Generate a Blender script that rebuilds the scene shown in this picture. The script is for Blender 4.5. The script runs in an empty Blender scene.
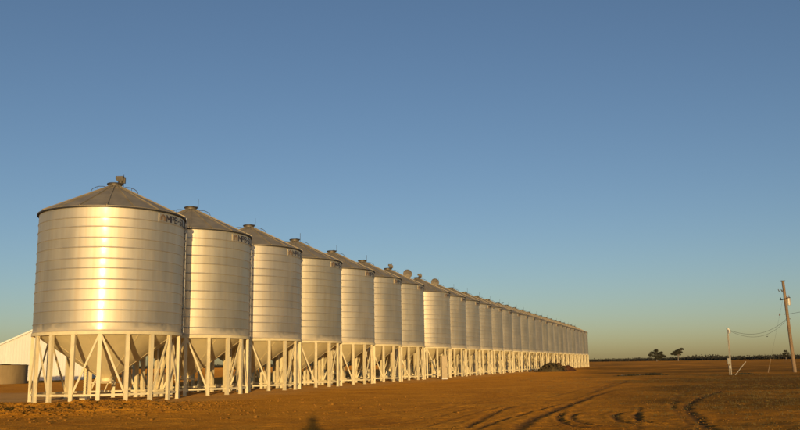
import bpy, bmesh, math, random
import numpy as np
from mathutils import Vector, Matrix
R_ = math.radians
sc = bpy.context.scene
random.seed(7); rng = np.random.default_rng(11)

# ------------------------------------------------------------------ camera
cam_d = bpy.data.cameras.new('camera'); cam = bpy.data.objects.new('camera', cam_d)
sc.collection.objects.link(cam); sc.camera = cam
cam_d.sensor_width = 36.0; cam_d.lens = 36.0 * 850.18 / 800.0
cam_d.clip_start = 0.1; cam_d.clip_end = 20000
PITCH, ROLL = 0.1735, 0.0160
right = Vector((1, 0, 0)); up = Vector((0, -math.sin(PITCH), math.cos(PITCH))); fwd = Vector((0, math.cos(PITCH), math.sin(PITCH)))
cr, sr = math.cos(ROLL), math.sin(ROLL)
cx = right * cr - up * sr; cy = right * sr + up * cr; cz = -fwd
cam.matrix_world = Matrix(((cx.x, cy.x, cz.x, 0), (cx.y, cy.y, cz.y, 0), (cx.z, cy.z, cz.z, 1.6), (0, 0, 0, 1)))

# ------------------------------------------------------------------ light and sky
SUN_EL = R_(3.7); SUN_AZ = R_(180 - 5.95)       # heading of the sun, clockwise from +Y (behind the viewer)
world = bpy.data.worlds.new('World'); sc.world = world; world.use_nodes = True
wn = world.node_tree; wn.nodes.clear()
sky = wn.nodes.new('ShaderNodeTexSky'); sky.sky_type = 'NISHITA'; sky.sun_disc = False
sky.sun_elevation = SUN_EL; sky.sun_rotation = SUN_AZ
sky.altitude = 200; sky.air_density = 0.75; sky.dust_density = 0.75; sky.ozone_density = 1.7
bg = wn.nodes.new('ShaderNodeBackground'); bg.inputs[1].default_value = 0.15
wo = wn.nodes.new('ShaderNodeOutputWorld')
wb = wn.nodes.new('ShaderNodeMix'); wb.data_type = 'RGBA'; wb.blend_type = 'MULTIPLY'; wb.inputs[0].default_value = 1; wb.inputs[7].default_value = (1.02, .98, 1.04, 1)   # white balance
wn.links.new(sky.outputs[0], wb.inputs[6]); wn.links.new(wb.outputs[2], bg.inputs[0]); wn.links.new(bg.outputs[0], wo.inputs[0])
sun_d = bpy.data.lights.new('sun', 'SUN'); sun_d.energy = 3.7; sun_d.angle = R_(0.53); sun_d.color = (1.0, 0.70, 0.33)
sun = bpy.data.objects.new('sun', sun_d); sc.collection.objects.link(sun); sun.location = (30, -60, 40)
to_sun = Vector((math.sin(SUN_AZ) * math.cos(SUN_EL), math.cos(SUN_AZ) * math.cos(SUN_EL), math.sin(SUN_EL)))
sun.rotation_euler = to_sun.to_track_quat('Z', 'Y').to_euler()
vs = sc.view_settings; vs.view_transform = 'Standard'; vs.look = 'None'; vs.gamma = 1; vs.use_curve_mapping = False
vs.exposure = 0.0
sc.render.engine = 'CYCLES'; sc.cycles.max_bounces = 6; sc.cycles.use_denoising = True

# ------------------------------------------------------------------ helpers
COL = sc.collection
class MB:
    def __init__(s): s.v = []; s.f = []
    def add(s, vs, fs):
        b = len(s.v); s.v += [tuple(v) for v in vs]; s.f += [tuple(b + i for i in f) for f in fs]; return s
    def box(s, c, d, M=None):
        x, y, z = (q / 2 for q in d)
        p = [Vector((a * x, b * y, e * z)) for a in (-1, 1) for b in (-1, 1) for e in (-1, 1)]
        if M: p = [M @ q for q in p]
        return s.add([q + Vector(c) for q in p], [(0, 1, 3, 2), (4, 6, 7, 5), (0, 4, 5, 1), (2, 3, 7, 6), (0, 2, 6, 4), (1, 5, 7, 3)])
    def bar(s, a, b, w, h, upv=(0, 0, 1)):
        a = Vector(a); b = Vector(b); d = (b - a).normalized(); u = Vector(upv)
        sd = d.cross(u)
        if sd.length < 1e-4: sd = d.cross(Vector((1, 0, 0)))
        sd.normalize(); u = sd.cross(d)
        p = [q + sd * (i * w / 2) + u * (j * h / 2) for q in (a, b) for i, j in ((-1, -1), (1, -1), (1, 1), (-1, 1))]
        return s.add(p, [(0, 1, 2, 3), (7, 6, 5, 4), (0, 4, 5, 1), (1, 5, 6, 2), (2, 6, 7, 3), (3, 7, 4, 0)])
    def tube(s, pts, r, n=8, cap=True):
        pts = [Vector(p) for p in pts]; rr = r if isinstance(r, (list, tuple)) else [r] * len(pts)
        rings = []; ref = None
        for i, p in enumerate(pts):
            d = (pts[min(i + 1, len(pts) - 1)] - pts[max(i - 1, 0)]).normalized()
            if ref is None: ref = d.orthogonal().normalized()
            a = (ref - d * ref.dot(d)).normalized(); ref = a; b = d.cross(a)
            rings.append([p + (a * math.cos(2 * math.pi * k / n) + b * math.sin(2 * math.pi * k / n)) * rr[i] for k in range(n)])
        vsx = [q for g in rings for q in g]; fs = []
        for i in range(len(pts) - 1):
            for k in range(n):
                k2 = (k + 1) % n; fs.append((i * n + k, i * n + k2, (i + 1) * n + k2, (i + 1) * n + k))
        if cap: fs += [tuple(reversed(range(n))), tuple((len(pts) - 1) * n + k for k in range(n))]
        return s.add(vsx, fs)
    def lathe(s, prof, n=96, a0=0, a1=2 * math.pi, c=(0, 0), close=False):
        full = abs(a1 - a0 - 2 * math.pi) < 1e-6; m = n if full else n + 1
        vsx = []
        for i in range(m):
            a = a0 + (a1 - a0) * i / n
            for r, z in prof: vsx.append((c[0] + r * math.cos(a), c[1] + r * math.sin(a), z))
        k = len(prof); fs = []
        for i in range(n):
            j = (i + 1) % m
            for q in range(k - 1 + (1 if close else 0)):
                q2 = (q + 1) % k
                fs.append((i * k + q, j * k + q, j * k + q2, i * k + q2))
        return s.add(vsx, fs)
    def mesh(s, name, mat=None, smooth=0):
        me = bpy.data.meshes.new(name); me.from_pydata(s.v, [], s.f)
        bm = bmesh.new(); bm.from_mesh(me); bmesh.ops.recalc_face_normals(bm, faces=bm.faces); bm.to_mesh(me); bm.free()
        if mat: me.materials.append(mat)
        if smooth:
            me.polygons.foreach_set('use_smooth', [True] * len(me.polygons)); me.set_sharp_from_angle(angle=R_(smooth))
        me.update(); return me
def put(name, me, parent=None, loc=(0, 0, 0), rz=0.0):
    o = bpy.data.objects.new(name, me); COL.objects.link(o); o.parent = parent
    o.location = loc; o.rotation_euler = (0, 0, rz); return o
def empty(name, loc, rz=0): 
    o = bpy.data.objects.new(name, None); COL.objects.link(o); o.location = loc; o.rotation_euler = (0, 0, rz); o.empty_display_size = .5; return o
def tag(o, label=None, cat=None, group=None, kind=None):
    for k, v in (('label', label), ('category', cat), ('group', group), ('kind', kind)):
        if v: o[k] = v
    return o
def arr_mesh(name, V, F, mat=None, smooth=False):
    me = bpy.data.meshes.new(name); V = np.asarray(V, np.float32); F = np.asarray(F, np.int32)
    me.vertices.add(len(V)); me.vertices.foreach_set('co', V.ravel())
    n = F.shape[1]; me.loops.add(F.size); me.loops.foreach_set('vertex_index', F.ravel())
    me.polygons.add(len(F)); me.polygons.foreach_set('loop_start', np.arange(len(F), dtype=np.int32) * n)
    me.polygons.foreach_set('loop_total', np.full(len(F), n, np.int32))
    if smooth: me.polygons.foreach_set('use_smooth', np.ones(len(F), bool))
    me.update(calc_edges=True); me.validate()
    if mat: me.materials.append(mat)
    return me
_tab = [np.random.default_rng(100 + k).random((256, 256)) for k in range(6)]
def vnoise(x, y, k=0):
    t = _tab[k % 6]; xi = np.floor(x).astype(int); yi = np.floor(y).astype(int)
    fx = x - xi; fy = y - yi; fx = fx * fx * (3 - 2 * fx); fy = fy * fy * (3 - 2 * fy)
    a = t[xi & 255, yi & 255]; b = t[(xi + 1) & 255, yi & 255]; c = t[xi & 255, (yi + 1) & 255]; d = t[(xi + 1) & 255, (yi + 1) & 255]
    return (a * (1 - fx) + b * fx) * (1 - fy) + (c * (1 - fx) + d * fx) * fy - .5
def sstep(a, b, x):
    t = np.clip((x - a) / (b - a), 0, 1); return t * t * (3 - 2 * t)

# ------------------------------------------------------------------ materials
def mat(name, col, rough=.6, metal=0.0, var=.12, scale=3.0, bump=0.0, bscale=20.0, col2=None, stretch=(1, 1, 1), rvar=0.0, aniso=0.0, spec=.5, world_pos=False):
    m = bpy.data.materials.new(name); m.use_nodes = True; nt = m.node_tree; p = nt.nodes['Principled BSDF']
    p.inputs['Metallic'].default_value = metal; p.inputs['Roughness'].default_value = rough
    p.inputs['Specular IOR Level'].default_value = spec
    if aniso: p.inputs['Anisotropic'].default_value = aniso
    if world_pos:
        g = nt.nodes.new('ShaderNodeNewGeometry'); src = g.outputs['Position']
    else:
        g = nt.nodes.new('ShaderNodeTexCoord'); src = g.outputs['Object']
    mp = nt.nodes.new('ShaderNodeMapping'); mp.inputs['Scale'].default_value = stretch
    nt.links.new(src, mp.inputs['Vector'])
    n = nt.nodes.new('ShaderNodeTexNoise'); n.inputs['Scale'].default_value = scale; n.inputs['Detail'].default_value = 5; n.inputs['Roughness'].default_value = .6
    nt.links.new(mp.outputs[0], n.inputs['Vector'])
    r = nt.nodes.new('ShaderNodeValToRGB')
    c2 = col2 or tuple(c * (1 - 2 * var) for c in col)
    r.color_ramp.elements[0].color = (*c2, 1); r.color_ramp.elements[0].position = .3
    r.color_ramp.elements[1].color = (*[min(1, c * (1 + var * .5)) for c in col], 1); r.color_ramp.elements[1].position = .7
    nt.links.new(n.outputs['Fac'], r.inputs[0]); nt.links.new(r.outputs[0], p.inputs['Base Color'])
    if rvar:
        mr = nt.nodes.new('ShaderNodeMapRange'); mr.inputs['From Min'].default_value = .3; mr.inputs['From Max'].default_value = .7
        mr.inputs['To Min'].default_value = rough - rvar; mr.inputs['To Max'].default_value = rough + rvar
        nt.links.new(n.outputs['Fac'], mr.inputs[0]); nt.links.new(mr.outputs[0], p.inputs['Roughness'])
    if bump:
        b = nt.nodes.new('ShaderNodeTexNoise'); b.inputs['Scale'].default_value = bscale; b.inputs['Detail'].default_value = 4
        nt.links.new(src, b.inputs['Vector'])
        bp = nt.nodes.new('ShaderNodeBump'); bp.inputs['Strength'].default_value = 1; bp.inputs['Distance'].default_value = bump
        nt.links.new(b.outputs['Fac'], bp.inputs['Height']); nt.links.new(bp.outputs[0], p.inputs['Normal'])
    return m
M = {}
M['steel'] = mat('zinc_wall_sheet', (.69, .62, .475), .60, .83, .05, 1.2, rvar=.06, stretch=(1, 1, .25), world_pos=True, bump=.006, bscale=1.1)
def two_lobe(m, rough2, fac):
    nt = m.node_tree; N, L = nt.nodes, nt.links; p = N['Principled BSDF']; q = N.new('ShaderNodeBsdfPrincipled'); q.name = 'gloss_lobe'
    base = p.inputs['Base Color'].links[0].from_socket
    if p.inputs['Normal'].links: L.new(p.inputs['Normal'].links[0].from_socket, q.inputs['Normal'])
    oi = N.new('ShaderNodeObjectInfo'); mr = N.new('ShaderNodeMapRange'); L.new(oi.outputs['Random'], mr.inputs[0]); mr.inputs['To Min'].default_value = .95; mr.inputs['To Max'].default_value = 1.03
    mx = N.new('ShaderNodeMix'); mx.data_type = 'RGBA'; mx.blend_type = 'MULTIPLY'; mx.inputs[0].default_value = 1; L.new(base, mx.inputs[6]); L.new(mr.outputs[0], mx.inputs[7]); m2 = N.new('ShaderNodeMix'); m2.data_type = 'RGBA'; m2.blend_type = 'MULTIPLY'; m2.inputs[0].default_value = 1; L.new(mx.outputs[2], m2.inputs[6]); L.new(oi.outputs['Color'], m2.inputs[7]); mx = m2
    for b in (p, q): L.new(mx.outputs[2], b.inputs['Base Color'])
    q.inputs['Metallic'].default_value = 1; q.inputs['Roughness'].default_value = rough2
    ms = N.new('ShaderNodeMixShader'); ms.inputs[0].default_value = fac; L.new(p.outputs[0], ms.inputs[1]); L.new(q.outputs[0], ms.inputs[2])
    L.new(ms.outputs[0], N['Material Output'].inputs['Surface'])
def streaks(m, lo):
    nt = m.node_tree; N, L = nt.nodes, nt.links; p = N['Principled BSDF']; old = p.inputs['Base Color'].links[0].from_socket
    g = N.new('ShaderNodeNewGeometry'); mp = N.new('ShaderNodeMapping'); mp.inputs['Scale'].default_value = (5, 5, .22); L.new(g.outputs['Position'], mp.inputs[0])
    n = N.new('ShaderNodeTexNoise'); n.inputs['Scale'].default_value = 1; n.inputs['Detail'].default_value = 6; L.new(mp.outputs[0], n.inputs['Vector'])
    r = N.new('ShaderNodeValToRGB'); r.color_ramp.elements[0].position = .34; r.color_ramp.elements[0].color = (lo, lo * .96, lo * .90, 1); r.color_ramp.elements[1].position = .58; r.color_ramp.elements[1].color = (1, 1, 1, 1); L.new(n.outputs['Fac'], r.inputs[0])
    mx = N.new('ShaderNodeMix'); mx.data_type = 'RGBA'; mx.blend_type = 'MULTIPLY'; mx.inputs[0].default_value = 1; L.new(old, mx.inputs[6]); L.new(r.outputs[0], mx.inputs[7]); L.new(mx.outputs[2], p.inputs['Base Color'])
streaks(M['steel'], .965)
two_lobe(M['steel'], .20, .055)
M['roof'] = mat('weathered_roof_sheet', (.42, .35, .23), .6, .5, .12, 1.6, rvar=.06, world_pos=True)
M['cap'] = mat('aged_zinc', (.20, .165, .115), .6, .5, .2, 4)
M['cream'] = mat('cream_paint', (.82, .69, .40), .55, 0, .08, 2.5, world_pos=True)
M['cone'] = mat('cream_cone_paint', (.88, .74, .42), .55, 0, .06, 1.2, world_pos=True)
M['dark'] = mat('dark_steel', (.06, .055, .05), .6, .3, .2, 6)
M['rail'] = mat('galvanised_pipe', (.50, .47, .40), .5, .3, .1, 6)
M['white'] = mat('pale_sign', (.60, .54, .41), .55, .6, .06, 6)
M['ink'] = mat('dark_lettering', (.035, .03, .04), .5, 0, .1, 6)
M['orange'] = mat('orange_print', (.20, .125, .07), .5, 0, .1, 6)
M['shed'] = mat('cream_cladding', (.80, .76, .64), .5, 0, .05, .6, stretch=(1, 1, .3))
M['shedroof'] = mat('shed_roof_sheet', (.45, .44, .42), .5, .5, .1, .8)
M['tank'] = mat('weathered_tank_steel', (.40, .28, .12), .8, 0, .2, .9, col2=(.25, .165, .07), stretch=(1, 1, .3))
M['wood'] = mat('pole_timber', (.30, .20, .11), .85, 0, .2, 2, stretch=(4, 4, .5), bump=.01)
M['bark'] = mat('bark', (.20, .16, .12), .9, 0, .2, 2)
M['leaf'] = mat('leaf', (.046, .040, .016), .9, 0, .3, .4, col2=(.028, .026, .011), world_pos=True)
M['leaf_far'] = mat('far_leaf', (.045, .040, .024), .9, 0, .3, .05, col2=(.030, .028, .018), world_pos=True)
M['grass'] = mat('dry_grass', (.17, .115, .03), .8, 0, .3, .7, col2=(.09, .075, .018), world_pos=True)
M['clod'] = mat('soil_clod', (.40, .185, .025), .95, 0, .3, 5, col2=(.17, .07, .012), world_pos=True, spec=.1)
M['tan'] = mat('tan_enclosure', (.52, .40, .22), .6, 0, .08, 3)
M['heap'] = mat('dark_red_soil', (.15, .062, .026), .95, 0, .3, 1.2, bump=.06, bscale=3, world_pos=True, spec=.1)
M['scrub'] = mat('grey_green_scrub', (.115, .080, .028), .9, 0, .3, 2.0, col2=(.050, .036, .014), world_pos=True)
M['cloth'] = mat('jacket_cloth', (.07, .08, .11), .9, 0, .2, 12)
M['skin'] = mat('skin', (.50, .33, .24), .6, 0, .05, 8)
M['bird'] = mat('bird_feather', (.02, .02, .02), .8, 0, .2, 20)
M['post'] = mat('old_white_paint', (.40, .35, .26), .6, 0, .12, 3)
M['metal_box'] = mat('dull_box', (.26, .24, .19), .6, .2, .1, 4)
M['actuator'] = mat('dark_motor_paint', (.12, .10, .07), .6, .3, .2, 6)
M['insul'] = mat('porcelain', (.25, .15, .10), .3, 0, .1, 8)
M['greybox'] = mat('grey_enclosure', (.50, .48, .42), .5, .2, .06, 4)

def ground_material():
    m = bpy.data.materials.new('red_soil'); m.use_nodes = True; nt = m.node_tree; p = nt.nodes['Principled BSDF']
    p.inputs['Roughness'].default_value = 1.0; p.inputs['Specular IOR Level'].default_value = .05
    p.inputs['Diffuse Roughness'].default_value = 1.0
    L = nt.links; N = nt.nodes
    g = N.new('ShaderNodeNewGeometry'); src = g.outputs['Position']
    def noise(s, d=6, r=.6):
        n = N.new('ShaderNodeTexNoise'); n.inputs['Scale'].default_value = s; n.inputs['Detail'].default_value = d; n.inputs['Roughness'].default_value = r
        L.new(src, n.inputs['Vector']); return n.outputs['Fac']
    def ramp(fac, stops):
        r = N.new('ShaderNodeValToRGB'); e = r.color_ramp.elements
        while len(e) < len(stops): e.new(.5)
        for q, (pos, c) in zip(e, stops): q.position = pos; q.color = (*c, 1)
        L.new(fac, r.inputs[0]); return r.outputs[0]
    def mix(f, a, b, mode='MIX'):
        x = N.new('ShaderNodeMix'); x.data_type = 'RGBA'; x.blend_type = mode
        if isinstance(f, float): x.inputs[0].default_value = f
        else: L.new(f, x.inputs[0])
        for s, q in ((x.inputs[6], a), (x.inputs[7], b)):
            if isinstance(q, tuple): s.default_value = (*q, 1)
            else: L.new(q, s)
        return x.outputs[2]
    soil = ramp(noise(.35), [(.3, (.36, .145, .011)), (.5, (.47, .203, .017)), (.72, (.55, .250, .025))])
    fine = ramp(noise(4.5, 8, .75), [(.32, (.55, .52, .50)), (.52, (1, 1, 1)), (.72, (1.0, 1.0, 1.0))])
    c = mix(1.0, soil, fine, 'MULTIPLY')
    c = mix(1.0, c, ramp(noise(19, 5, .8), [(.36, (.50, .46, .44)), (.50, (1, 1, 1)), (.75, (1.25, 1.22, 1.15))]), 'MULTIPLY')
    at = N.new('ShaderNodeAttribute'); at.attribute_name = 'tint'; sp = N.new('ShaderNodeSeparateColor'); L.new(at.outputs['Color'], sp.inputs[0])
    c = mix(sp.outputs[2], c, ramp(noise(1.3), [(.3, (.34, .22, .09)), (.7, (.46, .32, .15))]))
    c = mix(sp.outputs[1], c, ramp(noise(1.8, 8, .7), [(.35, (.078, .042, .004)), (.65, (.155, .075, .007))]))
    c = mix(sp.outputs[0], c, ramp(noise(6, 4), [(.3, (.085, .043, .012)), (.7, (.16, .080, .020))]))
    L.new(c, p.inputs['Base Color'])
    b1 = N.new('ShaderNodeBump'); b1.inputs['Distance'].default_value = .05; b1.inputs['Strength'].default_value = 1.0; L.new(noise(7, 8, .7), b1.inputs['Height'])
    L.new(b1.outputs[0], p.inputs['Normal'])
    return m

# ------------------------------------------------------------------ ground
def spaced(stops):                                   # [(from, step at from), ...]
    out = [stops[0][0]]
    xs = [s[0] for s in stops]; st = [s[1] for s in stops]
    while out[-1] < xs[-1]: out.append(out[-1] + float(np.interp(out[-1], xs, st)))
    return np.array(out)
gx = np.concatenate([-spaced([(0, .11), (14, .13), (30, .3), (70, 1.5), (300, 12), (3000, 200), (9000, 800)])[1:][::-1], spaced([(0, .06), (10, .06), (11, .12), (16, .13), (30, .3), (70, 1.5), (300, 12), (3000, 200), (9000, 800)])])
gy = np.concatenate([-spaced([(0, 1.0), (40, 3), (400, 60), (3000, 500)])[1:][::-1], spaced([(0, 1.0), (15, .5), (18, .05), (31, .06), (33, .12), (60, .3), (140, 1.2), (400, 8), (3000, 120), (12000, 900)])])
GX, GY = np.meshgrid(gx, gy)
TRACKS = [
 ([(2.57, 20.36), (3.01, 22.2), (3.69, 24.82), (4.43, 27.06), (5.6, 30.69), (7.3, 35.87), (9.41, 41.9), (12.91, 51.13)], .19, 1.0),
 ([(1.56, 21.83), (2.08, 24.35), (2.69, 27.01), (3.54, 30.31), (4.42, 32.94)], .13, .8),
 ([(1.75, 21.14), (2.63, 24.21), (3.68, 27.0), (5.25, 31.15), (7.07, 35.96)], .12, .7),
 ([(.55, 22.39), (1.34, 24.96), (2.53, 28.72), (3.83, 32.74)], .10, .4),
 ([(5.0, 27.45), (4.48, 25.3), (4.24, 23.22), (4.34, 21.73), (4.68, 20.83)], .11, .9),
 ([(5.36, 27.07), (4.89, 25.43), (4.69, 23.71), (4.77, 22.34), (5.19, 21.54)], .11, .85),
 ([(6.8, 27.22), (6.29, 26.03), (5.91, 24.26), (5.82, 22.85), (6.09, 22.04), (6.59, 22.11)], .13, .95),
 ([(7.55, 27.56), (6.87, 25.88), (6.45, 23.91), (6.46, 22.7), (6.83, 22.23)], .13, .9),
 ([(8.39, 30.85), (7.09, 26.33), (6.15, 22.96), (5.34, 20.09)], .09, .55),
 ([(6.8, 23.61), (7.09, 21.63), (7.94, 21.27)], .08, .4),
 ([(.9, 29.19), (2.71, 35.21), (5.07, 41.19), (7.61, 46.5)], .10, .35),
 ([(.04, 23.61), (1.13, 26.91), (2.67, 32.35)], .09, .4),
 ([(6.35, 38.87), (9.38, 47.3), (13.8, 59.19)], .14, .4),
 ([(16.37, 44.54), (13.71, 39.32), (11.29, 33.9), (9.65, 29.74), (8.68, 26.41), (7.87, 23.35), (7.24, 20.93), (6.77, 19.22)], .18, .95),
 ([(15.73, 47.55), (11.85, 37.73), (9.85, 31.88), (8.51, 27.0), (7.5, 23.03), (6.64, 19.82)], .14, .5),
 ([(9.48, 44.01), (11.76, 50.74), (14.45, 58.76), (17.58, 68.22), (18.68, 73.79)], .22, .7),
 ([(10.66, 48.42), (13.04, 55.66), (15.7, 64.12)], .2, .6),
 ([(-3.5, 24), (-1.0, 28), (2.2, 33.5), (6.5, 41)], .18, .25),
 ([(-1.5, 22), (.9, 26.5), (4.2, 32.5), (8.4, 40), (12.6, 49)], .16, .25)]
def catmull(P, n=14):
    P = [np.array(p, float) for p in P]; P = [2 * P[0] - P[1]] + P + [2 * P[-1] - P[-2]]; out = []
    for i in range(1, len(P) - 2):
        for k in range(n):
            t = k / n; a, b, c, d = P[i - 1:i + 3]
            out.append(.5 * (2 * b + (c - a) * t + (2 * a - 5 * b + 4 * c - d) * t * t + (3 * b - a - 3 * c + d) * t ** 3))
    return np.array(out + [P[-2]])
ROW0 = np.array([-15.625, 45.673]); ROWAZ = .3135; ROWD = np.array([math.sin(ROWAZ), math.cos(ROWAZ)]); RAD = 3.745; PITCHROW = 7.698; GAP = 2.97
def row_dist(x, y):
    rx, ry = x - ROW0[0], y - ROW0[1]; t = np.clip(rx * ROWD[0] + ry * ROWD[1], 0, 213)
    return np.hypot(rx - t * ROWD[0], ry - t * ROWD[1])
def spoil(x, y):                                     # loose graded soil thrown up in front of the first silos
    e = y - .10 * (x + 12)
    return sstep(29.5, 31.5, e + 1.5 * vnoise(x * .3, y * .3, 2)) * (1 - sstep(39.0, 40.6, e + 1.2 * vnoise(x * .4, y * .4, 3))) * (1 - sstep(-14, -5, x))
def ground_z(x, y):
    rd = row_dist(x, y); d = np.hypot(x, y)
    calm = sstep(3.9, 6.5, rd)
    fade = 1 - sstep(90, 200, d) * .7
    z = .05 * vnoise(x * .22, y * .22, 0) + .026 * vnoise(x * .9, y * .9, 1) * fade + .017 * vnoise(x * 2.7, y * 2.7, 4)
    near = 1 - sstep(35, 75, d)
    z = z + .017 * vnoise(x * 5.3, y * 5.3, 5) * near
    s = spoil(x, y)
    z = z * calm + s * (.11 + .16 * vnoise(x * 1.1, y * 1.1, 3) + .15 * vnoise(x * 3.1, y * 3.1, 2) + .09 * vnoise(x * 6.3, y * 6.3, 1))
    return z
GZ = ground_z(GX, GY); tint = np.zeros(GX.shape + (4,), np.float32); tint[..., 3] = 1
box = (GX > -6) & (GX < 30) & (GY > 16) & (GY < 80)
bxp = np.stack([GX[box], GY[box]], -1)
dz = np.zeros(len(bxp)); dk = np.zeros(len(bxp))
for P, w, k in TRACKS:
    C = catmull(P); dmin = np.full(len(bxp), 1e9); tt = np.zeros(len(bxp))
    sel = np.where((bxp[:, 0] > C[:, 0].min() - 1.5) & (bxp[:, 0] < C[:, 0].max() + 1.5) & (bxp[:, 1] > C[:, 1].min() - 1.5) & (bxp[:, 1] < C[:, 1].max() + 1.5))[0]
    q = bxp[sel]; dm = np.full(len(q), 1e9); tm = np.zeros(len(q))
    for i in range(len(C) - 1):
        a, b = C[i], C[i + 1]; ab = b - a; t = np.clip(((q - a) @ ab) / (ab @ ab), 0, 1)
        dd = np.hypot(*(q - a - t[:, None] * ab).T); u = dd < dm; dm[u] = dd[u]; tm[u] = (i + t[u]) / (len(C) - 1)
    wob = .85 * w * (1 + .6 * vnoise(q[:, 0] * 1.5, q[:, 1] * 1.5, 2))
    ends = sstep(0, .06, tm + .03) * (1 - sstep(.80, 1.0, tm) * .8)
    core = np.exp(-(dm / wob) ** 2) * ends
    berm = np.exp(-((dm - 2.0 * wob) / (.8 * wob)) ** 2) * ends
    dz[sel] += k * (-.028 * core + .02 * berm * (.6 + vnoise(q[:, 0] * 3, q[:, 1] * 3, 0)))
    brk = np.clip(1.0 + .6 * vnoise(q[:, 0] * 2.2, q[:, 1] * 2.2, 4) + .6 * vnoise(q[:, 0] * 6, q[:, 1] * 6, 1), 0, 1)
    dk[sel] = np.maximum(dk[sel], core * k * brk)
GZ[box] += dz
tint[box, 0] = np.clip(dk * 1.1, 0, .95)
gn = vnoise(GX * .12, GY * .12, 3) + .6 * vnoise(GX * .5, GY * .5, 4) + .35 * vnoise(GX * 1.9, GY * 1.9, 0)
side = sstep(-1.5, 7, GX - .19 * GY + 4 * vnoise(GX * .15, GY * .15, 5))
tint[..., 1] = np.clip(side * (.80 + .9 * gn), 0, .95)
pale = (1 - sstep(-20, -17, GX)) * sstep(43.5, 46, GY + 1.5 * vnoise(GX * .5, GY * .5, 2)) * (1 - sstep(58, 64, GY + 4 * vnoise(GX * .2, GY * .2, 2))) * .6
tint[..., 2] = pale + (1 - pale) * (1 - sstep(4.5, 9, row_dist(GX, GY) + 3 * vnoise(GX * .4, GY * .4, 1))) * .30 * (1 - spoil(GX, GY))
idx = np.arange(GX.size).reshape(GX.shape)
F = np.stack([idx[:-1, :-1], idx[:-1, 1:], idx[1:, 1:], idx[1:, :-1]], -1).reshape(-1, 4)
gme = arr_mesh('ground', np.stack([GX, GY, GZ], -1).reshape(-1, 3), F, ground_material(), True)
ca = gme.color_attributes.new('tint', 'FLOAT_COLOR', 'POINT'); ca.data.foreach_set('color', tint.reshape(-1))
tag(put('ground', gme), kind='structure')

# ------------------------------------------------------------------ silos
NS = 28; LEG_H = 3.38; EAVE = 9.718; PH0 = R_(13)
def ang(phi): return phi - math.pi / 2               # phi: from the -Y side towards +X
def pol(r, phi, z): a = ang(phi); return Vector((r * math.cos(a), r * math.sin(a), z))
# wall courses: six sheets, each rolled with a rib slightly above its middle; alternately taller and shorter bands
bands = []; z = LEG_H + .06; tot = EAVE - z; unit = tot / 6
hts = [.36 * 1.0, .58] + [.48 / .98, .56] * 5
hts = [.40, .60, .48, .56, .48, .56, .48, .56, .48, .56, .46, .66]
k = tot / sum(hts); hts = [h * k for h in hts]
def ring_mesh(h, name, base=False):
    r = RAD; b = .025
    prof = [(r, 0.0), (r + b * .8, .008), (r + b, .022), (r + b * .9, .034), (r + b * .35, .046), (r, .056), (r - .001, .075), (r - .003, h * .4), (r - .003, h * .7), (r - .001, h - .03), (r, h)]
    return MB().lathe(prof, 112).mesh(name, M['steel'], 60)
rings = [ring_mesh(h, 'wall_ring') for h in hts]
# dusty lowest course
dm = M['steel'].copy(); dm.name = 'zinc_wall_sheet_dusty'; nt = dm.node_tree; p = nt.nodes['Principled BSDF']
def dust():
    N, L = nt.nodes, nt.links
    tc = N.new('ShaderNodeTexCoord'); sp = N.new('ShaderNodeSeparateXYZ'); L.new(tc.outputs['Object'], sp.inputs[0])
    n = N.new('ShaderNodeTexNoise'); n.inputs['Scale'].default_value = 3.5; n.inputs['Detail'].default_value = 5; L.new(tc.outputs['Object'], n.inputs['Vector'])
    m1 = N.new('ShaderNodeMath'); m1.operation = 'MULTIPLY_ADD'; L.new(n.outputs['Fac'], m1.inputs[0]); m1.inputs[1].default_value = -.75; L.new(sp.outputs[2], m1.inputs[2])
    mr = N.new('ShaderNodeMapRange'); L.new(m1.outputs[0], mr.inputs[0]); mr.inputs['From Min'].default_value = -.30; mr.inputs['From Max'].default_value = .05
    mr.inputs['To Min'].default_value = .75; mr.inputs['To Max'].default_value = 0.0
    old = p.inputs['Base Color'].links[0].from_socket
    mx = N.new('ShaderNodeMix'); mx.data_type = 'RGBA'; L.new(mr.outputs[0], mx.inputs[0]); L.new(old, mx.inputs[6]); mx.inputs[7].default_value = (.60, .50, .34, 1)
    L.new(mx.outputs[2], p.inputs['Base Color'])
    inv = N.new('ShaderNodeMath'); inv.operation = 'SUBTRACT'; inv.inputs[0].default_value = 1; L.new(mr.outputs[0], inv.inputs[1]); L.new(inv.outputs[0], p.inputs['Metallic'])
dust()
rings[0].materials.clear(); rings[0].materials.append(dm)
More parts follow.
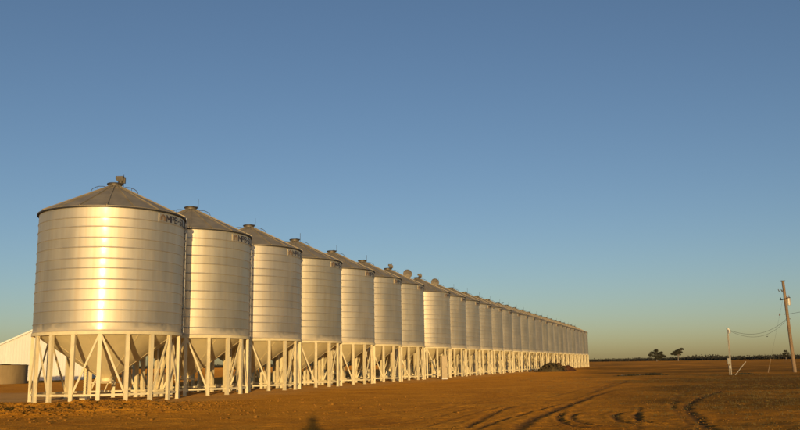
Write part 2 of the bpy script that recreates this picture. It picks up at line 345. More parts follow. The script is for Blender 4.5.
# roof panel: one of 18 wedges with a raised seam along one edge
DPH = 2 * math.pi / 18; RE = RAD + .100; NECK = .36; SL = .487
def rz_(r): return EAVE - .02 + (RE - r) * SL
def roof_panel_mesh():
    m = MB(); n = 5; rs = [RE, RE * .66, RE * .33, NECK - .02]
    vs_t = []; 
    for th in (0, -.022):
        for i in range(n + 1):
            ph = -DPH / 2 + DPH * i / n + (.0015 if i == 0 else -.0015 if i == n else 0)
            for r in rs: q = pol(r, ph, rz_(r) + th); vs_t.append(q)
    k = len(rs); o = (n + 1) * k; fs = []
    for i in range(n):
        for j in range(k - 1):
            a = i * k + j; fs.append((a, a + k, a + k + 1, a + 1)); fs.append((o + a, o + a + 1, o + a + k + 1, o + a + k))
        fs.append((i * k, o + i * k, o + (i + 1) * k, (i + 1) * k)); fs.append((i * k + k - 1, (i + 1) * k + k - 1, o + (i + 1) * k + k - 1, o + i * k + k - 1))
    for i in (0, n):
        for j in range(k - 1): a = i * k + j; fs.append((a, a + 1, o + a + 1, o + a))
    m.add(vs_t, fs)
    ph = -DPH / 2 + .012
    m.bar(pol(RE + .004, ph, rz_(RE) + .026), pol(NECK, ph, rz_(NECK) + .026), .06, .058)
    return m.mesh('roof_panel', M['roof'])
roof_me = roof_panel_mesh()
eave_me = MB().lathe([(RE - .03, EAVE - .045), (RE - .004, EAVE - .045), (RE - .004, EAVE - .105), (RE - .03, EAVE - .105)], 112, close=True).mesh('eave_shade_strip', M['dark'], 40)  # dark-coloured ring standing in for the shade line under the roof overhang
zn = rz_(NECK)
neck_me = MB().lathe([(NECK + .10, zn - .03), (NECK + .03, zn + .02), (NECK, zn + .04), (NECK, zn + .12), (NECK + .03, zn + .125), (NECK + .03, zn + .15), (.02, zn + .15)], 40).mesh('roof_neck', M['cap'], 40)
lid_me = MB().lathe([(NECK + .06, zn + .152), (NECK + .06, zn + .195), (NECK + .02, zn + .215), (.12, zn + .25), (.001, zn + .252)], 40).mesh('lid', M['dark'], 40)
rod_me = MB().tube([pol(.45, R_(100), zn - .02), pol(.45, R_(100), zn + .72)], .015, 6).tube([pol(.45, R_(100), zn + .22), pol(.1, R_(100), zn + .27)], .02, 6).mesh('lid_lever', M['dark'])
def rail_mesh():
    m = MB()
    for off in (0,):
        def q(r, z): return pol(r, 0, zn + z) + Vector((off, 0, 0))
        m.tube([q(.40, .0), q(.60, .03), q(.82, .02), q(1.02, -.05), q(1.16, -.15), q(1.22, -.26), q(1.20, -.36), q(1.20, rz_(1.20) - zn)], .016, 6)
        m.tube([q(.88, rz_(.88) - zn), q(.88, .0)], .012, 6)
    return m.mesh('hand_rail', M['dark'], 60)
rail_me = rail_mesh()
def ladder_mesh():
    m = MB(); z0, z1 = LEG_H + .1, EAVE + .15; ph = R_(114)
    t = Vector((math.cos(ang(ph) + math.pi / 2), math.sin(ang(ph) + math.pi / 2), 0))
    for s in (-.2, .2): m.bar(pol(RAD + .13, ph, z0) + t * s, pol(RAD + .13, ph, z1) + t * s, .032, .032, t)
    zz = z0 + .15
    while zz < z1: m.bar(pol(RAD + .13, ph, zz) - t * .2, pol(RAD + .13, ph, zz) + t * .2, .03, .03); zz += .3
    for zz in (z0 + .3, (z0 + z1) / 2, z1 - .5):
        for s in (-.2, .2): m.bar(pol(RAD - .0, ph, zz) + t * s, pol(RAD + .13, ph, zz) + t * s, .04, .04)
    return m.mesh('ladder', M['rail'])
ladder_me = ladder_mesh()
beam_me = MB().lathe([(RAD - .06, LEG_H - .10), (RAD + .05, LEG_H - .10), (RAD + .05, LEG_H + .055), (RAD - .06, LEG_H + .055)], 112, close=True).mesh('ring_beam', M['cream'], 40)
foot_me = MB().lathe([(RAD - .17, .30), (RAD - .06, .30), (RAD - .06, .40), (RAD - .17, .40)], 18, a0=ang(PH0), a1=ang(PH0) + 2 * math.pi, close=True).mesh('foot_ring', M['cream'])
leg_me = MB().box((0, -(RAD - .05), (LEG_H - .103) / 2), (.19, .16, LEG_H - .103)).box((0, -(RAD - .05), .0), (.24, .21, .03)).mesh('leg', M['cream'])
def brace_mesh(sgn):
    a = pol(RAD - .02, 0, LEG_H - .18); b = pol(RAD - .02, sgn * DPH, .42)
    rad = pol(1, sgn * DPH / 2, 0)
    return MB().bar(a, b, .035, .095, Vector((math.cos(ang(0)), 0, 1))) .mesh('brace', M['cream'])
def brace_mesh(sgn):
    a = pol(RAD - .03, sgn * .018, LEG_H - .16); b = pol(RAD - .03, sgn * (DPH - .018), .42)
    rd = pol(1, sgn * DPH / 2, 0); return MB().bar(a, b, .095, .05, rd).mesh('brace', M['cream'])
brace_me = [brace_mesh(-1), brace_mesh(1)]
cone_me = MB().lathe([(RAD - .07, LEG_H + .04), (RAD - .09, LEG_H - .02), (.30, 1.10), (.30, .98), (.27, .98), (.27, 1.08)], 72).mesh('hopper_cone', M['cone'], 30)
def seam_mesh():                                      # welded strip between two cone sheets
    a = pol(RAD - .10, 0, LEG_H - .035); b = pol(.33, 0, 1.105); return MB().bar(a, b, .05, .014).mesh('cone_seam', M['cone'])
seam_me = seam_mesh()
gate_me = MB().box((0, 0, .93), (.74, .74, .07)).box((0, -.55, .93), (.66, .5, .03)).bar((-.62, -.42, .885), (.62, -.42, .885), .06, .06).bar((-.62, .42, .885), (.62, .42, .885), .06, .06) \
    .bar((-.30, -.80, .93), (.30, -.80, .93), .05, .05).tube([(.22, -.42, .87), (.10, -.60, .42)], .03, 6).mesh('outlet_gate', M['cream'])
def duct_mesh():
    m = MB(); prof = []; z0, z1 = .05, 1.62; n = 14
    for i in range(n + 1):
        zz = z0 + (z1 - z0) * i / n; prof += [(.085, zz), (.085, zz + .05), (.105, zz + .06), (.105, zz + .085)]
    m.lathe(prof, 14, c=(-.95, -.45)); m.box((-.95, -.45, .16), (.42, .36, .30)); return m.mesh('aeration_duct', M['cone'], 30)
duct_me = duct_mesh()
# sign wrapped round the wall under the eave
ZS = EAVE - .40
def wrap(s, zc, off): ph = R_(58) + s / RAD; return pol(RAD + off, ph, zc)
def sign_plate_mesh():
    m = MB(); n = 24; L = 3.25; vs_ = []; 
    for i in range(n + 1):
        s = L * i / n - .16
        for zz, o in ((ZS - .21, .006), (ZS - .21, .030), (ZS + .21, .030), (ZS + .21, .006)): vs_.append(wrap(s, zz, o))
    fs = []
    for i in range(n):
        for j in range(4): fs.append((i * 4 + j, (i + 1) * 4 + j, (i + 1) * 4 + (j + 1) % 4, i * 4 + (j + 1) % 4))
    fs += [(0, 1, 2, 3), (n * 4 + 3, n * 4 + 2, n * 4 + 1, n * 4)]
    return m.add(vs_, fs).mesh('sign_plate', M['steel'])
plate_me = sign_plate_mesh()
def lettering_mesh(txt, s0, width):                   # bold block capitals, each stroke a thin raised strip
    G = {'M': [(0, 0, 0, 1), (0, 1, .5, .35), (.5, .35, 1, 1), (1, 1, 1, 0)], 'P': [(0, 0, 0, 1), (0, 1, .8, 1), (.8, 1, 1, .75), (1, .75, .8, .48), (.8, .48, 0, .48)],
         'B': [(0, 0, 0, 1), (0, 1, .8, 1), (.8, 1, .95, .78), (.95, .78, .75, .52), (.75, .52, 0, .52), (.75, .52, 1, .27), (1, .27, .8, 0), (.8, 0, 0, 0)], '-': [(.15, .48, .85, .48)],
         'S': [(1, .88, .75, 1), (.75, 1, .2, 1), (.2, 1, 0, .78), (0, .78, .2, .54), (.2, .54, .8, .48), (.8, .48, 1, .25), (1, .25, .8, 0), (.8, 0, .2, 0), (.2, 0, 0, .14)],
         'I': [(.5, 0, .5, 1)], 'L': [(0, 1, 0, 0), (0, 0, 1, 0)], 'O': [(.25, 0, 0, .3), (0, .3, 0, .7), (0, .7, .25, 1), (.25, 1, .75, 1), (.75, 1, 1, .7), (1, .7, 1, .3), (1, .3, .75, 0), (.75, 0, .25, 0)]}
    W = {'I': .35, 'M': 1.15, '-': .6}; tot = sum(W.get(c, 1) + .38 for c in txt) - .38; u = width / tot; m = MB(); s = s0; k = 0
    for c in txt:
        w = W.get(c, 1) * u
        for x0, z0, x1, z1 in G[c]:
            k += 1; o = .038 + .0007 * (k % 5)
            A = wrap(s + x0 * w, ZS - .15 + z0 * .30, o); B = wrap(s + x1 * w, ZS - .15 + z1 * .30, o); d = (B - A).normalized() * .026
            m.bar(A - d, B + d, .06, .012, pol(1, R_(58) + s / RAD, 0))
        s += w + .38 * u
    return m.mesh('lettering', M['ink'])
text_me = lettering_mesh('MPB-SILOS', .36, 2.62)
def logo_mesh():
    m = MB()
    def poly(pts, w):
        for a, b in zip(pts[:-1], pts[1:]):
            A = wrap(a[0], ZS + a[1], .042); B = wrap(b[0], ZS + b[1], .042); m.bar(A, B, w, .012, pol(1, R_(59), 0))
    poly([(-.06, -.16), (-.06, .04), (.09, .17), (.24, .04), (.24, -.16)], .05); poly([(.02, -.16), (.02, .02), (.09, .08), (.16, .02), (.16, -.16)], .035)
    return m.mesh('logo', M['orange'])
logo_me = logo_mesh()
# opened hatch on the roof and lid mechanism of a few silos
hatch_me = MB().lathe([(.01, 0), (.44, .0), (.48, .015), (.48, .06), (.44, .075), (.01, .10)], 32).mesh('hatch_lid', M['cap'], 40)
def motor_mesh():
    m = MB(); c = pol(.30, R_(95), -.08)
    m.tube([c + Vector((0, 0, zn + .2)), c + Vector((0, 0, zn + .42))], .14, 12); m.box(c + Vector((.0, -.05, zn + .55)), (.34, .30, .26))
    m.tube([c + Vector((-.26, 0, zn + .62)), c + Vector((.16, 0, zn + .62))], .11, 10); m.bar(c + Vector((.2, 0, zn + .3)), c + Vector((.2, 0, zn + .6)), .1, .12)
    return m.mesh('lid_actuator', M['actuator'], 40)
motor_me = motor_mesh()
ORD = ['first', 'second', 'third', 'fourth', 'fifth', 'sixth', 'seventh', 'eighth', 'ninth', 'tenth', 'eleventh', 'twelfth', 'thirteenth', 'fourteenth', 'fifteenth', 'sixteenth', 'seventeenth', 'eighteenth', 'nineteenth', 'twentieth', 'twenty-first', 'twenty-second', 'twenty-third', 'twenty-fourth', 'twenty-fifth', 'twenty-sixth', 'twenty-seventh', 'twenty-eighth']
LAB = {0: 'largest and nearest steel grain silo at the left end of the row', 1: 'steel grain silo standing right behind the nearest, largest one',
       6: 'seventh silo from the near end, open round hatch, gap after it', 7: 'eighth silo from the near end, first beyond the gap, open round hatch',
       27: 'farthest and smallest silo, at the right end of the row'}
centres = []
for i in range(NS):
    d = PITCHROW * i + (GAP if i >= 7 else 0); c = ROW0 + ROWD * d; centres.append(c)
    root = empty('grain_silo', (c[0], c[1], 0))
    tag(root, LAB.get(i, 'steel grain silo on cream legs, %s counted from the near left end' % ORD[i]), 'silo', 'grain silos standing in one long row')
    z = LEG_H + .06
    spin = (i * 37 % 112) * 2 * math.pi / 112
    vt = {0: 1.0, 7: 1.06}.get(i, rng.uniform(.90, 1.02)); wt = rng.uniform(.97, 1.03)
    for h, me in zip(hts, rings): put('wall_ring', me, root, (0, 0, z), spin).color = (min(1, vt), min(1, vt), min(1, vt * wt), 1); z += h
    for k in range(18): put('roof_panel', roof_me, root, (0, 0, 0), PH0 + DPH * (k + .5))
    put('eave_shade_strip', eave_me, root)
    nk = put('roof_neck', neck_me, root); put('lid', lid_me, nk); put('lid_lever', rod_me, nk)
    put('hand_rail', rail_me, root, (0, 0, 0), R_(110)); put('hand_rail', rail_me, root, (0, 0, 0), R_(-70))
    put('ladder', ladder_me, root)
    put('ring_beam', beam_me, root); put('foot_ring', foot_me, root)
    for k in range(18): put('leg', leg_me, root, (0, 0, 0), PH0 + DPH * k)
    for k in range(6):
        for b in brace_me: put('brace', b, root, (0, 0, 0), PH0 + 3 * DPH * k)
    cn = put('hopper_cone', cone_me, root); put('outlet_gate', gate_me, cn)
    for k in range(9): put('cone_seam', seam_me, cn, (0, 0, 0), R_(40 * k + 3))
    put('aeration_duct', duct_me, root)
    pl = put('sign_plate', plate_me, root); put('lettering', text_me, pl); put('logo', logo_me, pl)
    if i in (0, 6, 7): put('lid_actuator', motor_me, nk)
    if i in (6, 7):
        h = put('hatch_lid', hatch_me, root, pol(2.08, R_(92), rz_(2.08) + .42)); h.rotation_euler = (R_(80), 0, R_(10)); h['label'] = 'round roof hatch lid swung open'

# ------------------------------------------------------------------ farm shed and tank
def shed():
    r = empty('farm_shed', (-56.3, 133.5, 0), R_(14)); tag(r, 'cream clad gabled farm shed behind the nearest silo', 'shed')
    W2, EH, AH, LN = 6.6, 5.2, 8.3, 26
    m = MB(); n = 66; pts = []
    for i in range(n + 1):
        x = -W2 + 2 * W2 * i / n; o = 0 if i % 2 else -.05
        zt = EH + (AH - EH) * (1 - abs(x) / W2); pts += [(x, o, 0), (x, o, zt)]
    m.add(pts, [(2 * i, 2 * i + 2, 2 * i + 3, 2 * i + 1) for i in range(n)]); put('front_wall', m.mesh('front_wall', M['shed']), r)
    for s in (-1, 1):
        m = MB(); n2 = 100; pts = []
        for i in range(n2 + 1):
            y = .06 + (LN - .06) * i / n2; pts += [(s * (W2 - .06 + (.05 if i % 2 else 0)), y, 0), (s * (W2 - .06 + (.05 if i % 2 else 0)), y, EH - .02)]
        m.add(pts, [(2 * i, 2 * i + 2, 2 * i + 3, 2 * i + 1) for i in range(n2)]); put('side_wall', m.mesh('side_wall', M['shed']), r)
        m = MB(); a = math.atan2(AH - EH, W2)
        q = [(0, -.25, AH + .06), (0, LN + .25, AH + .06), (s * (W2 + .35), LN + .25, EH - .10), (s * (W2 + .35), -.25, EH - .10)]
        m.add(q + [(x, y, z - .10) for x, y, z in q], [(0, 1, 2, 3), (7, 6, 5, 4), (0, 3, 7, 4), (3, 2, 6, 7), (2, 1, 5, 6), (1, 0, 4, 5)])
        put('roof_slope', m.mesh('roof_slope', M['shedroof']), r)
        put('barge_trim', MB().bar((0, -.28, AH - .08), (s * (W2 + .35), -.28, EH - .24), .05, .22).mesh('barge_trim', M['shed']), r)
    m = MB().add([(-W2, LN, 0), (W2, LN, 0), (W2, LN, EH), (0, LN, AH), (-W2, LN, EH)], [(0, 1, 2, 3, 4)]); put('rear_wall', m.mesh('rear_wall', M['shed']), r)
shed()
def tank():
    r = empty('water_tank', (-49.6, 104.4, 0)); tag(r, 'low round rusty brown tank in front of the shed', 'tank')
    prof = []; n = 18; H = 2.2
    for i in range(n + 1): prof.append((3.95 + (.035 if i % 2 else 0), H * i / n))
    put('tank_wall', MB().lathe(prof, 64).mesh('tank_wall', M['tank'], 60), r)
    m = MB(); 
    ru = random.Random(3); n = 40; vs_ = [(0, 0, H + .12)]
    for i in range(n):
        a = 2 * math.pi * i / n; vs_.append((3.9 * math.cos(a), 3.9 * math.sin(a), H + ru.uniform(-.02, .16)))
    m.add(vs_, [(0, i + 1, (i + 1) % n + 1) for i in range(n)]); put('tank_cover', m.mesh('tank_cover', M['tank']), r)
    put('rim', MB().lathe([(3.96, H - .05), (4.05, H - .05), (4.05, H + .03), (3.96, H + .03)], 64, close=True).mesh('rim', M['tank']), r)
tank()

# ------------------------------------------------------------------ power pole, meter post, wires
def lerp(a, b, t): return Vector(a) + (Vector(b) - Vector(a)) * t
PB, PT = Vector((44.43, 98, -.3)), Vector((44.02, 98, 10.35))
def pole():
    r = empty('power_pole', (44.43, 98, 0)); tag(r, 'tall leaning timber power pole with transformer at the right edge', 'pole')
    def at(z, dx=0, dy=0): t = (z - PB.z) / (PT.z - PB.z); return lerp(PB, PT, t) + Vector((dx, dy, 0)) - Vector((44.43, 98, 0))
    def P(name, m, mt, sm=0, par=r): return put(name, m.mesh(name, M[mt], sm), par)
    P('shaft', MB().tube([at(-.3), at(3), at(7), at(10.35)], [.21, .19, .165, .15], 14), 'wood', 60)
    P('pole_cap', MB().box(at(10.33), (.42, .32, .12)), 'dark')
    ca = P('cross_arm', MB().bar(at(8.25, -.15, -1.0), at(8.25, -.15, 1.0), .11, .12), 'wood')
    for k in (-.85, .85): put('insulator', MB().lathe([(.02, 0), (.07, .02), (.045, .06), (.075, .09), (.045, .13), (.06, .16), (.02, .2)], 12).mesh('insulator', M['insul'], 50), ca, at(8.31, -.15, k))
    t = P('transformer', MB().tube([at(7.55, .32), at(8.35, .32)], .24, 16), 'greybox', 50)
    P('transformer_lid', MB().tube([at(8.352, .32), at(8.45, .32)], .26, 16), 'dark', 40, t)
    for k in (-.1, .12): put('bushing', MB().lathe([(.015, 0), (.055, .02), (.03, .06), (.055, .1), (.03, .14), (.03, .26)], 10).mesh('bushing', M['insul'], 50), t, at(8.45, .32 + k, -.05))
    P('bracket', MB().bar(at(8.0, 0), at(8.0, .3), .08, .16).bar(at(7.62, 0), at(7.62, .3), .08, .1), 'dark')
    P('fuse_holder', MB().bar(at(9.35, -.42, -.2), at(9.05, -.30, -.2), .07, .09).bar(at(9.40, -.62, .1), at(9.12, -.52, .1), .06, .07).bar(at(9.25, -.35, -.2), at(9.3, 0, -.05), .04, .04), 'dark')
    P('cable_bracket', MB().bar(at(6.55, -.30), at(6.55, .15), .09, .09).bar(at(6.0, -.2), at(6.0, .28), .08, .08), 'dark')
    P('low_conductor', MB().tube([at(6.55, .1), at(6.75, 1.2, -2), at(7.2, 4.2, -8)], .018, 5), 'dark')
pole()
def wire(name, a, b, sag, r, n=24):
    m = MB(); a = Vector(a); b = Vector(b)
    m.tube([lerp(a, b, i / n) - Vector((0, 0, 4 * sag * (i / n) * (1 - i / n))) for i in range(n + 1)], r, 5); return put(name, m.mesh(name, M['dark'], 60))
tag(wire('service_cable', (44.02, 97.9, 6.02), (32.95, 86.2, 4.42), .95, .015), 'upper of the two black cables sagging between pole and meter post', 'cable', 'cables between the poles')
tag(wire('service_cable', (44.02, 97.8, 5.95), (32.95, 86.05, 4.32), 1.18, .013), 'lower of the two black cables sagging between pole and meter post', 'cable', 'cables between the poles')
def stay():
    r = empty('stay_wire', (41.36, 97.9, 0)); tag(r, 'thin stay wire from the power pole down to a yellow guard', 'stay wire')
    o = Vector((41.36, 97.9, 0)); a, b = Vector((41.34, 97.9, 0)) - o, Vector((44.0, 97.9, 9.0)) - o
    put('wire', MB().tube([a, b], .006, 5).mesh('wire', M['dark']), r)
    put('guard', MB().tube([lerp(a, b, .0), lerp(a, b, .17)], .04, 8).mesh('guard', M['wood']), r)
    put('stay_insulator', MB().tube([lerp(a, b, .71), lerp(a, b, .735)], [.07, .09], 8).mesh('stay_insulator', M['insul']), r)
stay()
def post():
    o = Vector((32.7, 86.1, 0)); r = empty('meter_post', o); tag(r, 'short white meter post with a box on its side', 'post')
    def P(name, m, mt, sm=0, par=r): return put(name, m.mesh(name, M[mt], sm), par)
    P('shaft', MB().tube([(0, 0, -.3), (.03, 0, 2.3), (.0, 0, 4.62)], .055, 10), 'post', 60)
    P('conduit', MB().tube([(-.20, -.05, -.1), (-.20, -.05, 1.2), (-.10, -.06, 1.6), (-.09, -.06, 4.0)], .028, 8), 'post', 60)
    P('cable_head', MB().box((.0, 0, 4.55), (.14, .3, .16)).tube([(.12, -.04, 4.12), (.12, -.04, 4.5)], .14, 12).bar((.0, 0, 4.3), (.15, 0, 4.3), .05, .05), 'greybox', 40)
    b = P('meter_box', MB().box((-.22, -.16, 1.36), (.32, .22, .52)).box((-.22, -.16, 1.645), (.37, .29, .045)), 'metal_box')
    P('box_door', MB().box((-.22, -.28, 1.36), (.27, .016, .45)).box((-.12, -.295, 1.36), (.03, .02, .1)), 'metal_box', 0, b)
    P('lower_box', MB().box((-.14, -.14, .80), (.24, .16, .28)), 'post')
    r2 = put('leaning_rail', MB().tube([(0, 0, -.1), (1.32, .2, 1.30)], .04, 8).mesh('leaning_rail', M['post'], 60), None, (32.95, 86.0, 0)); tag(r2, 'pale diagonal brace rail leaning beside the meter post', 'rail')
post()

# ------------------------------------------------------------------ cabinet in front of the silos
def cabinet():
    r = empty('control_cabinet', (4.32, 89.6, 0), R_(8)); tag(r, 'tall cream control cabinet standing in front of the eighth silo', 'cabinet')
    def P(name, m, mt, par=r): return put(name, m.mesh(name, M[mt]), par)
    b = P('body', MB().box((0, 0, 1.22), (.56, .5, 2.24)), 'tan'); P('plinth', MB().box((0, 0, .04), (.6, .54, .13)), 'greybox'); P('hood', MB().box((0, -.03, 2.37), (.66, .62, .06)), 'tan')
    d = P('door', MB().box((0, -.262, 1.25), (.48, .02, 2.05)), 'tan'); P('handle', MB().box((.17, -.285, 1.2), (.04, .03, .2)), 'dark', d)
cabinet()

# ------------------------------------------------------------------ heap, scrub, birds
def blob_heap(name, c, rx, ry, h, m_, seed, rz=0):
    n, k = 48, 14; V = []; F = []
    for j in range(k + 1):
        t = j / k
        for i in range(n):
            a = 2 * math.pi * i / n; q = 1 - t; 
            w = 1 + .35 * vnoise(np.array([math.cos(a) * 2 + seed]), np.array([math.sin(a) * 2 + 5.]), 0)[0]
            x = rx * q * math.cos(a) * w; y = ry * q * math.sin(a) * w
            z = h * (1 - q ** 1.7) * (1 + .9 * vnoise(np.array([x * 1.1 + seed]), np.array([y * 1.1]), 1)[0]) + .55 * h * math.sqrt(t) * vnoise(np.array([x * 3.3 + seed]), np.array([y * 3.3]), 2)[0]
            V.append((x, y, z - .06))
    for j in range(k):
        for i in range(n): F.append((j * n + i, j * n + (i + 1) % n, (j + 1) * n + (i + 1) % n, (j + 1) * n + i))
    return put(name, arr_mesh(name, V, F, M[m_], True), None, c, rz)
def leaf_quads(P, size, rs):
    n = len(P); u = rs.normal(size=(n, 3)); u /= np.linalg.norm(u, axis=1)[:, None]; w = np.cross(u, rs.normal(size=(n, 3))); w /= np.linalg.norm(w, axis=1)[:, None]
    s = (size * (.6 + .8 * rs.random(n)))[:, None]; u = u * s; w = w * s * .6
    V = np.stack([P - u, P + w, P + u, P - w], 1).reshape(-1, 3); F = np.arange(4 * n).reshape(n, 4); return V, F
hp = blob_heap('soil_heap', (26.7, 147.0, 0), 3.1, 2.0, 1.1, 'heap', 3.3); tag(hp, 'dark red soil heap tapering right, by the far silo legs', 'soil heap')
hp2 = blob_heap('debris_heap', (24.6, 142.0, 0), 2.2, 1.7, 1.0, 'scrub', 8.1); tag(hp2, 'grey green brushwood heap left of the dark red soil heap', 'brush heap')
rs = np.random.default_rng(5)
q = rs.normal(size=(900, 3)) * np.array([1.1, .8, .0]); q[:, 2] = np.maximum(0, 1.42 * (1 - (np.abs(q[:, 0]) / 2.6) ** 1.7)) * rs.random(900) ** .4
V, F = leaf_quads(q, .16, rs); put('twigs', arr_mesh('twigs', V, F, M['scrub']), hp2)
def shrub(c, rx, ry, h, n, label, seed):
    rs = np.random.default_rng(seed); r = empty('low_shrub', c); tag(r, label, 'shrub', 'low shrubs on the field')
    q = rs.normal(size=(n, 3)) * np.array([rx / 2, ry / 2, 0]); q[:, 2] = h * rs.random(n) ** .8 * np.exp(-(q[:, 0] / rx) ** 2 - (q[:, 1] / ry) ** 2)
    V, F = leaf_quads(q, .09, rs); put('foliage', arr_mesh('foliage', V, F, M['leaf']), r)
    m = MB()
    for k in range(6): m.tube([(0, 0, -.05), (rs.normal() * rx * .4, rs.normal() * ry * .4, h * .6)], .02, 5)
    put('stem', m.mesh('stem', M['bark']), r)
shrub((26.9, 92.6, 0), 1.2, .6, .24, 350, 'low green shrub on the bare field right of the silos', 1)
shrub((24.4, 92.0, 0), 1.5, .4, .14, 220, 'thin dark weed patch just left of the low green shrub', 2)
shrub((34.6, 87.6, 0), 1.2, .5, .18, 220, 'low weeds at the foot of the leaning rail', 3)
def bird(c, s, label):
    m = MB(); r = put('bird', None) if False else None
    m = MB().tube([(-.5, 0, .02), (-.3, 0, 0), (0, 0, 0), (.25, 0, .03), (.38, 0, .08), (.52, 0, .07)], [.02, .09, .14, .10, .08, .015], 8)
    for sg in (-1, 1):
        m.add([(.12, sg * .08, .04), (-.18, sg * .08, .04), (-.22, sg * .42, .22), (.06, sg * .45, .24), (-.12, sg * .8, .18), (.0, sg * .82, .19)], [(0, 1, 2, 3), (3, 2, 4, 5)])
    o = put('bird', m.mesh('bird', M['bird'], 50), None, c, R_(25)); o.scale = (s, s, s); tag(o, label, 'bird', 'birds flying in the evening sky')
bird((14.25, 120, 9.85), .42, 'dark bird hovering just above the silo roofs')
bird((40.8, 96, 3.98), .24, 'small dark bird flying under the sagging cables')

# ------------------------------------------------------------------ trees
def tree(c, h, w, label, seed, lean=0.0, trunk_frac=.4, lobes=()):
    rs = np.random.default_rng(seed); r = empty('gum_tree', c); tag(r, label, 'tree', 'lone trees on the horizon')
    m = MB(); top = Vector((lean, 0, h * .62)); m.tube([(0, 0, -.3), (lean * .3, 0, h * trunk_frac), top], [.045 * h, .034 * h, .015 * h], 8)
    cl = []
    for dx, dz_, sz in lobes:
        p = Vector((dx * w / 2, rs.normal() * w * .10, dz_ * h)); cl.append((p, sz * h))
        m.tube([lerp((0, 0, -.3), (lean * .6, 0, h * .5), .75), lerp((lean * .6, 0, h * .5), p, .6), p], [.02 * h, .012 * h, .004 * h], 5)
    put('trunk', m.mesh('trunk', M['bark'], 60), r)
    P = []
    for p, s in cl:
        q = rs.normal(size=(330, 3)); q = q / np.linalg.norm(q, axis=1)[:, None] * (rs.random((330, 1)) ** .45) * s * np.array([1.35, 1.2, .75]); P.append(q + np.array(p))
    V, F = leaf_quads(np.concatenate(P), h * .028, rs); put('crown', arr_mesh('crown', V, F, M['leaf']), r)
LA = [(-.75, .50, .15), (-.45, .66, .18), (-.15, .82, .16), (.10, .90, .12), (.05, .62, .19), (-.30, .42, .16), (.25, .42, .17), (.45, .60, .15), (.62, .70, .11), (.80, .46, .15), (1.05, .38, .13), (.55, .30, .14), (-.05, .25, .14)]
LB = [(-.75, .55, .12), (-.50, .64, .14), (-.20, .70, .16), (.05, .78, .15), (.30, .84, .14), (.55, .93, .11), (.75, .90, .09), (.10, .60, .13), (.45, .68, .12), (-.35, .50, .10), (.30, .50, .09)]
LC = [(-.4, .55, .16), (.3, .6, .17), (0, .82, .17), (-.2, .38, .16), (.4, .35, .15)]
tree((306.5, 1040, 0), 15.0, 19.0, 'left of the two lone horizon trees, round bushy crown', 21, 0, .30, LA)
tree((331.0, 1036, 0), 15.4, 17, 'right of the two lone horizon trees, pale trunk, leaning crown', 34, 2.0, .5, LB)
tree((449.0, 1010, 0), 11.5, 8, 'single tree rising above the far tree line near the power pole', 55, 0, .35, LC)
def treeline():
    rs = np.random.default_rng(77); P = []; S = []
    for k in range(3400):
        a = rs.uniform(R_(-40), R_(48)); hd = a
        near = 1 - .28 * float(sstep(R_(14), R_(24), np.array(a)))
        D = (1650 + 260 * rs.random()) * near; h = (4.2 + 3.2 * rs.random() ** 2.5) * (1 + .25 * math.sin(a * 60) * math.sin(a * 23))
        x, y = D * math.sin(a), D * math.cos(a); n = 56
        q = rs.normal(size=(n, 3)) * np.array([h * .8, h * .8, h * .22]); q[:, 2] = np.clip(q[:, 2] + h * .52, 0, h); P.append(q + [x, y, 0]); S.append(np.full(n, h * .17))
    V, F = leaf_quads(np.concatenate(P), np.concatenate(S), rs); o = put('tree_line', arr_mesh('tree_line', V, F, M['leaf_far'])); tag(o, 'dark far tree line along the horizon', 'tree line', kind='stuff')
treeline()

# ------------------------------------------------------------------ clods, pebbles, dry grass
def clods():
    t = (1 + 5 ** .5) / 2; B = np.array([(-1, t, 0), (1, t, 0), (-1, -t, 0), (1, -t, 0), (0, -1, t), (0, 1, t), (0, -1, -t), (0, 1, -t), (t, 0, -1), (t, 0, 1), (-t, 0, -1), (-t, 0, 1)], float); B /= np.linalg.norm(B[0])
    T = np.array([(0, 11, 5), (0, 5, 1), (0, 1, 7), (0, 7, 10), (0, 10, 11), (1, 5, 9), (5, 11, 4), (11, 10, 2), (10, 7, 6), (7, 1, 8), (3, 9, 4), (3, 4, 2), (3, 2, 6), (3, 6, 8), (3, 8, 9), (4, 9, 5), (2, 4, 11), (6, 2, 10), (8, 6, 7), (9, 8, 1)])
    rs = np.random.default_rng(9); x = []; y = []; s = []
    n = 52000; px = rs.uniform(-32, 2, n); py = rs.uniform(26, 43, n); w = spoil(px, py) + .06 * (1 - sstep(-6, 4, px)); k = rs.random(n) < w * .62
    x.append(px[k]); y.append(py[k]); s.append(.014 + .052 * rs.random(k.sum()) ** 3.5)
    n = 22000; px = rs.uniform(-14, 26, n); py = 18 + 40 * rs.random(n) ** 1.4; k = (rs.random(n) < .55) & (row_dist(px, py) > 4.4)
    x.append(px[k]); y.append(py[k]); s.append(.006 + .016 * rs.random(k.sum()) ** 3)
    x = np.concatenate(x); y = np.concatenate(y); s = np.concatenate(s); k = row_dist(x, y) > 4.3; x, y, s = x[k], y[k], s[k]; n = len(x)
    V = B[None] * (1 + .5 * (rs.random((n, 12, 1)) - .5)) * (s[:, None, None] * np.array([1.2, 1.0, .75])) 
    a = rs.random(n) * 6.28; c, d = np.cos(a)[:, None], np.sin(a)[:, None]; X = V[..., 0] * c - V[..., 1] * d; Y = V[..., 0] * d + V[..., 1] * c
    V = np.stack([X + x[:, None], Y + y[:, None], V[..., 2] + (ground_z(x, y) + s * .25)[:, None]], -1)
    F = (T[None] + 12 * np.arange(n)[:, None, None]).reshape(-1, 3)
    o = put('soil_clods', arr_mesh('soil_clods', V.reshape(-1, 3), F, M['clod'])); tag(o, 'loose red soil clods scattered over the ground', 'clods', kind='stuff')
clods()
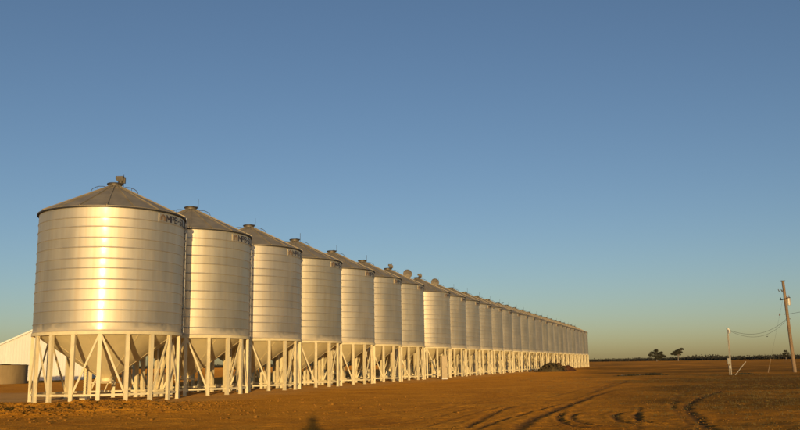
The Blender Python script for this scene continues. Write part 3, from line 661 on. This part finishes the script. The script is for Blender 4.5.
def grass():
    rs = np.random.default_rng(19); n = 16000; py = 18 + 75 * rs.random(n) ** 1.3; px = rs.uniform(-.02, .52, n) * py + 1.5
    w = np.clip(.35 + 1.4 * (vnoise(px * .2, py * .2, 3) + .6 * vnoise(px * .7, py * .7, 4)), 0, 1) * sstep(2, 14, px - .08 * py); k = rs.random(n) < w; px, py = px[k], py[k]; n = len(px)
    nb = 7; b = np.repeat(np.stack([px, py, ground_z(px, py) - .01], -1), nb, 0) + rs.normal(size=(n * nb, 3)) * [.05, .05, 0]
    h = .03 + .08 * rs.random(n * nb) ** 2; d = rs.normal(size=(n * nb, 2)) * .6; wv = rs.normal(size=(n * nb, 2)); wv /= np.linalg.norm(wv, axis=1)[:, None]; wv *= .007
    A = b.copy(); A[:, :2] += wv; B = b.copy(); B[:, :2] -= wv; C = b.copy(); C[:, :2] += d * h[:, None]; C[:, 2] += h
    o = put('dry_grass', arr_mesh('dry_grass', np.stack([A, B, C], 1).reshape(-1, 3), np.arange(3 * n * nb).reshape(-1, 3), M['grass'])); tag(o, 'sparse short dry grass on the field', 'grass', kind='stuff')
grass()

# ------------------------------------------------------------------ the photographer, behind the viewpoint, whose shadow falls on the dirt
def person():
    o = Vector((.03, -.30, float(ground_z(np.array([.03]), np.array([-.3]))[0])))
    J = {'pelvis': ((0, 0, .95), .15), 'waist': ((0, 0, 1.10), .135), 'chest': ((0, .01, 1.30), .16), 'neckb': ((0, .01, 1.45), .085), 'neck': ((0, .03, 1.51), .058), 'head': ((0, .05, 1.58), .085), 'skull': ((0, .045, 1.66), .092), 'crown': ((0, .04, 1.72), .05)}
    E = [('pelvis', 'waist'), ('waist', 'chest'), ('chest', 'neckb'), ('neckb', 'neck'), ('neck', 'head'), ('head', 'skull'), ('skull', 'crown')]
    for s, t in ((-1, 'l'), (1, 'r')):
        J.update({'hip' + t: ((s * .10, 0, .90), .10), 'knee' + t: ((s * .13, .03, .50), .062), 'ank' + t: ((s * .15, 0, .09), .042), 'toe' + t: ((s * .18, .16, .035), .035),
                  'sh' + t: ((s * .21, .0, 1.43), .08), 'el' + t: ((s * .33, .10, 1.24), .055), 'wr' + t: ((s * .11, .24, 1.49), .03), 'palm' + t: ((s * .085, .245, 1.55), .032)})
        E += [('pelvis', 'hip' + t), ('hip' + t, 'knee' + t), ('knee' + t, 'ank' + t), ('ank' + t, 'toe' + t), ('neckb', 'sh' + t), ('sh' + t, 'el' + t), ('el' + t, 'wr' + t), ('wr' + t, 'palm' + t)]
        for k in range(4):
            a = 'f%d' % k + t; J[a + 'a'] = ((s * .085, .235 + .012 * k - .02, 1.585 - .016 * k + .02), .010); J[a + 'b'] = ((s * .05, .262 - .004 * k, 1.60 - .018 * k), .009)
            E += [('palm' + t, a + 'a'), (a + 'a', a + 'b')]
        J['th' + t] = ((s * .055, .225, 1.53), .011); E.append(('palm' + t, 'th' + t))
    ks = list(J); me = bpy.data.meshes.new('person'); me.from_pydata([J[k][0] for k in ks], [(ks.index(a), ks.index(b)) for a, b in E], [])
    ob = put('person', me, None, o); ob.data.materials.append(M['cloth'])
    sk = ob.modifiers.new('skin', 'SKIN'); sk.use_smooth_shade = True
    for i, k in enumerate(ks): v = me.skin_vertices[0].data[i]; v.radius = (J[k][1], J[k][1]); v.use_root = (k == 'pelvis')
    sb = ob.modifiers.new('sub', 'SUBSURF'); sb.levels = 1; sb.render_levels = 1
    tag(ob, 'person in a dark jacket holding up a camera, casting the foreground shadow', 'person')
    put('hat', MB().lathe([(.25, 1.655), (.24, 1.665), (.135, 1.695), (.13, 1.76), (.09, 1.80), (.001, 1.805)], 24, c=(0, .045)).mesh('hat', M['cloth'], 40), ob)
    c = put('compact_camera', MB().box((0, 0, 0), (.105, .035, .062)).mesh('compact_camera', M['dark']), None, (.0, -.065, 1.60)); tag(c, 'small dark compact camera held by the person', 'camera')
    put('lens', MB().tube([(0, .018, 0), (0, .034, 0)], .022, 16).mesh('lens', M['dark'], 40), c)
person()
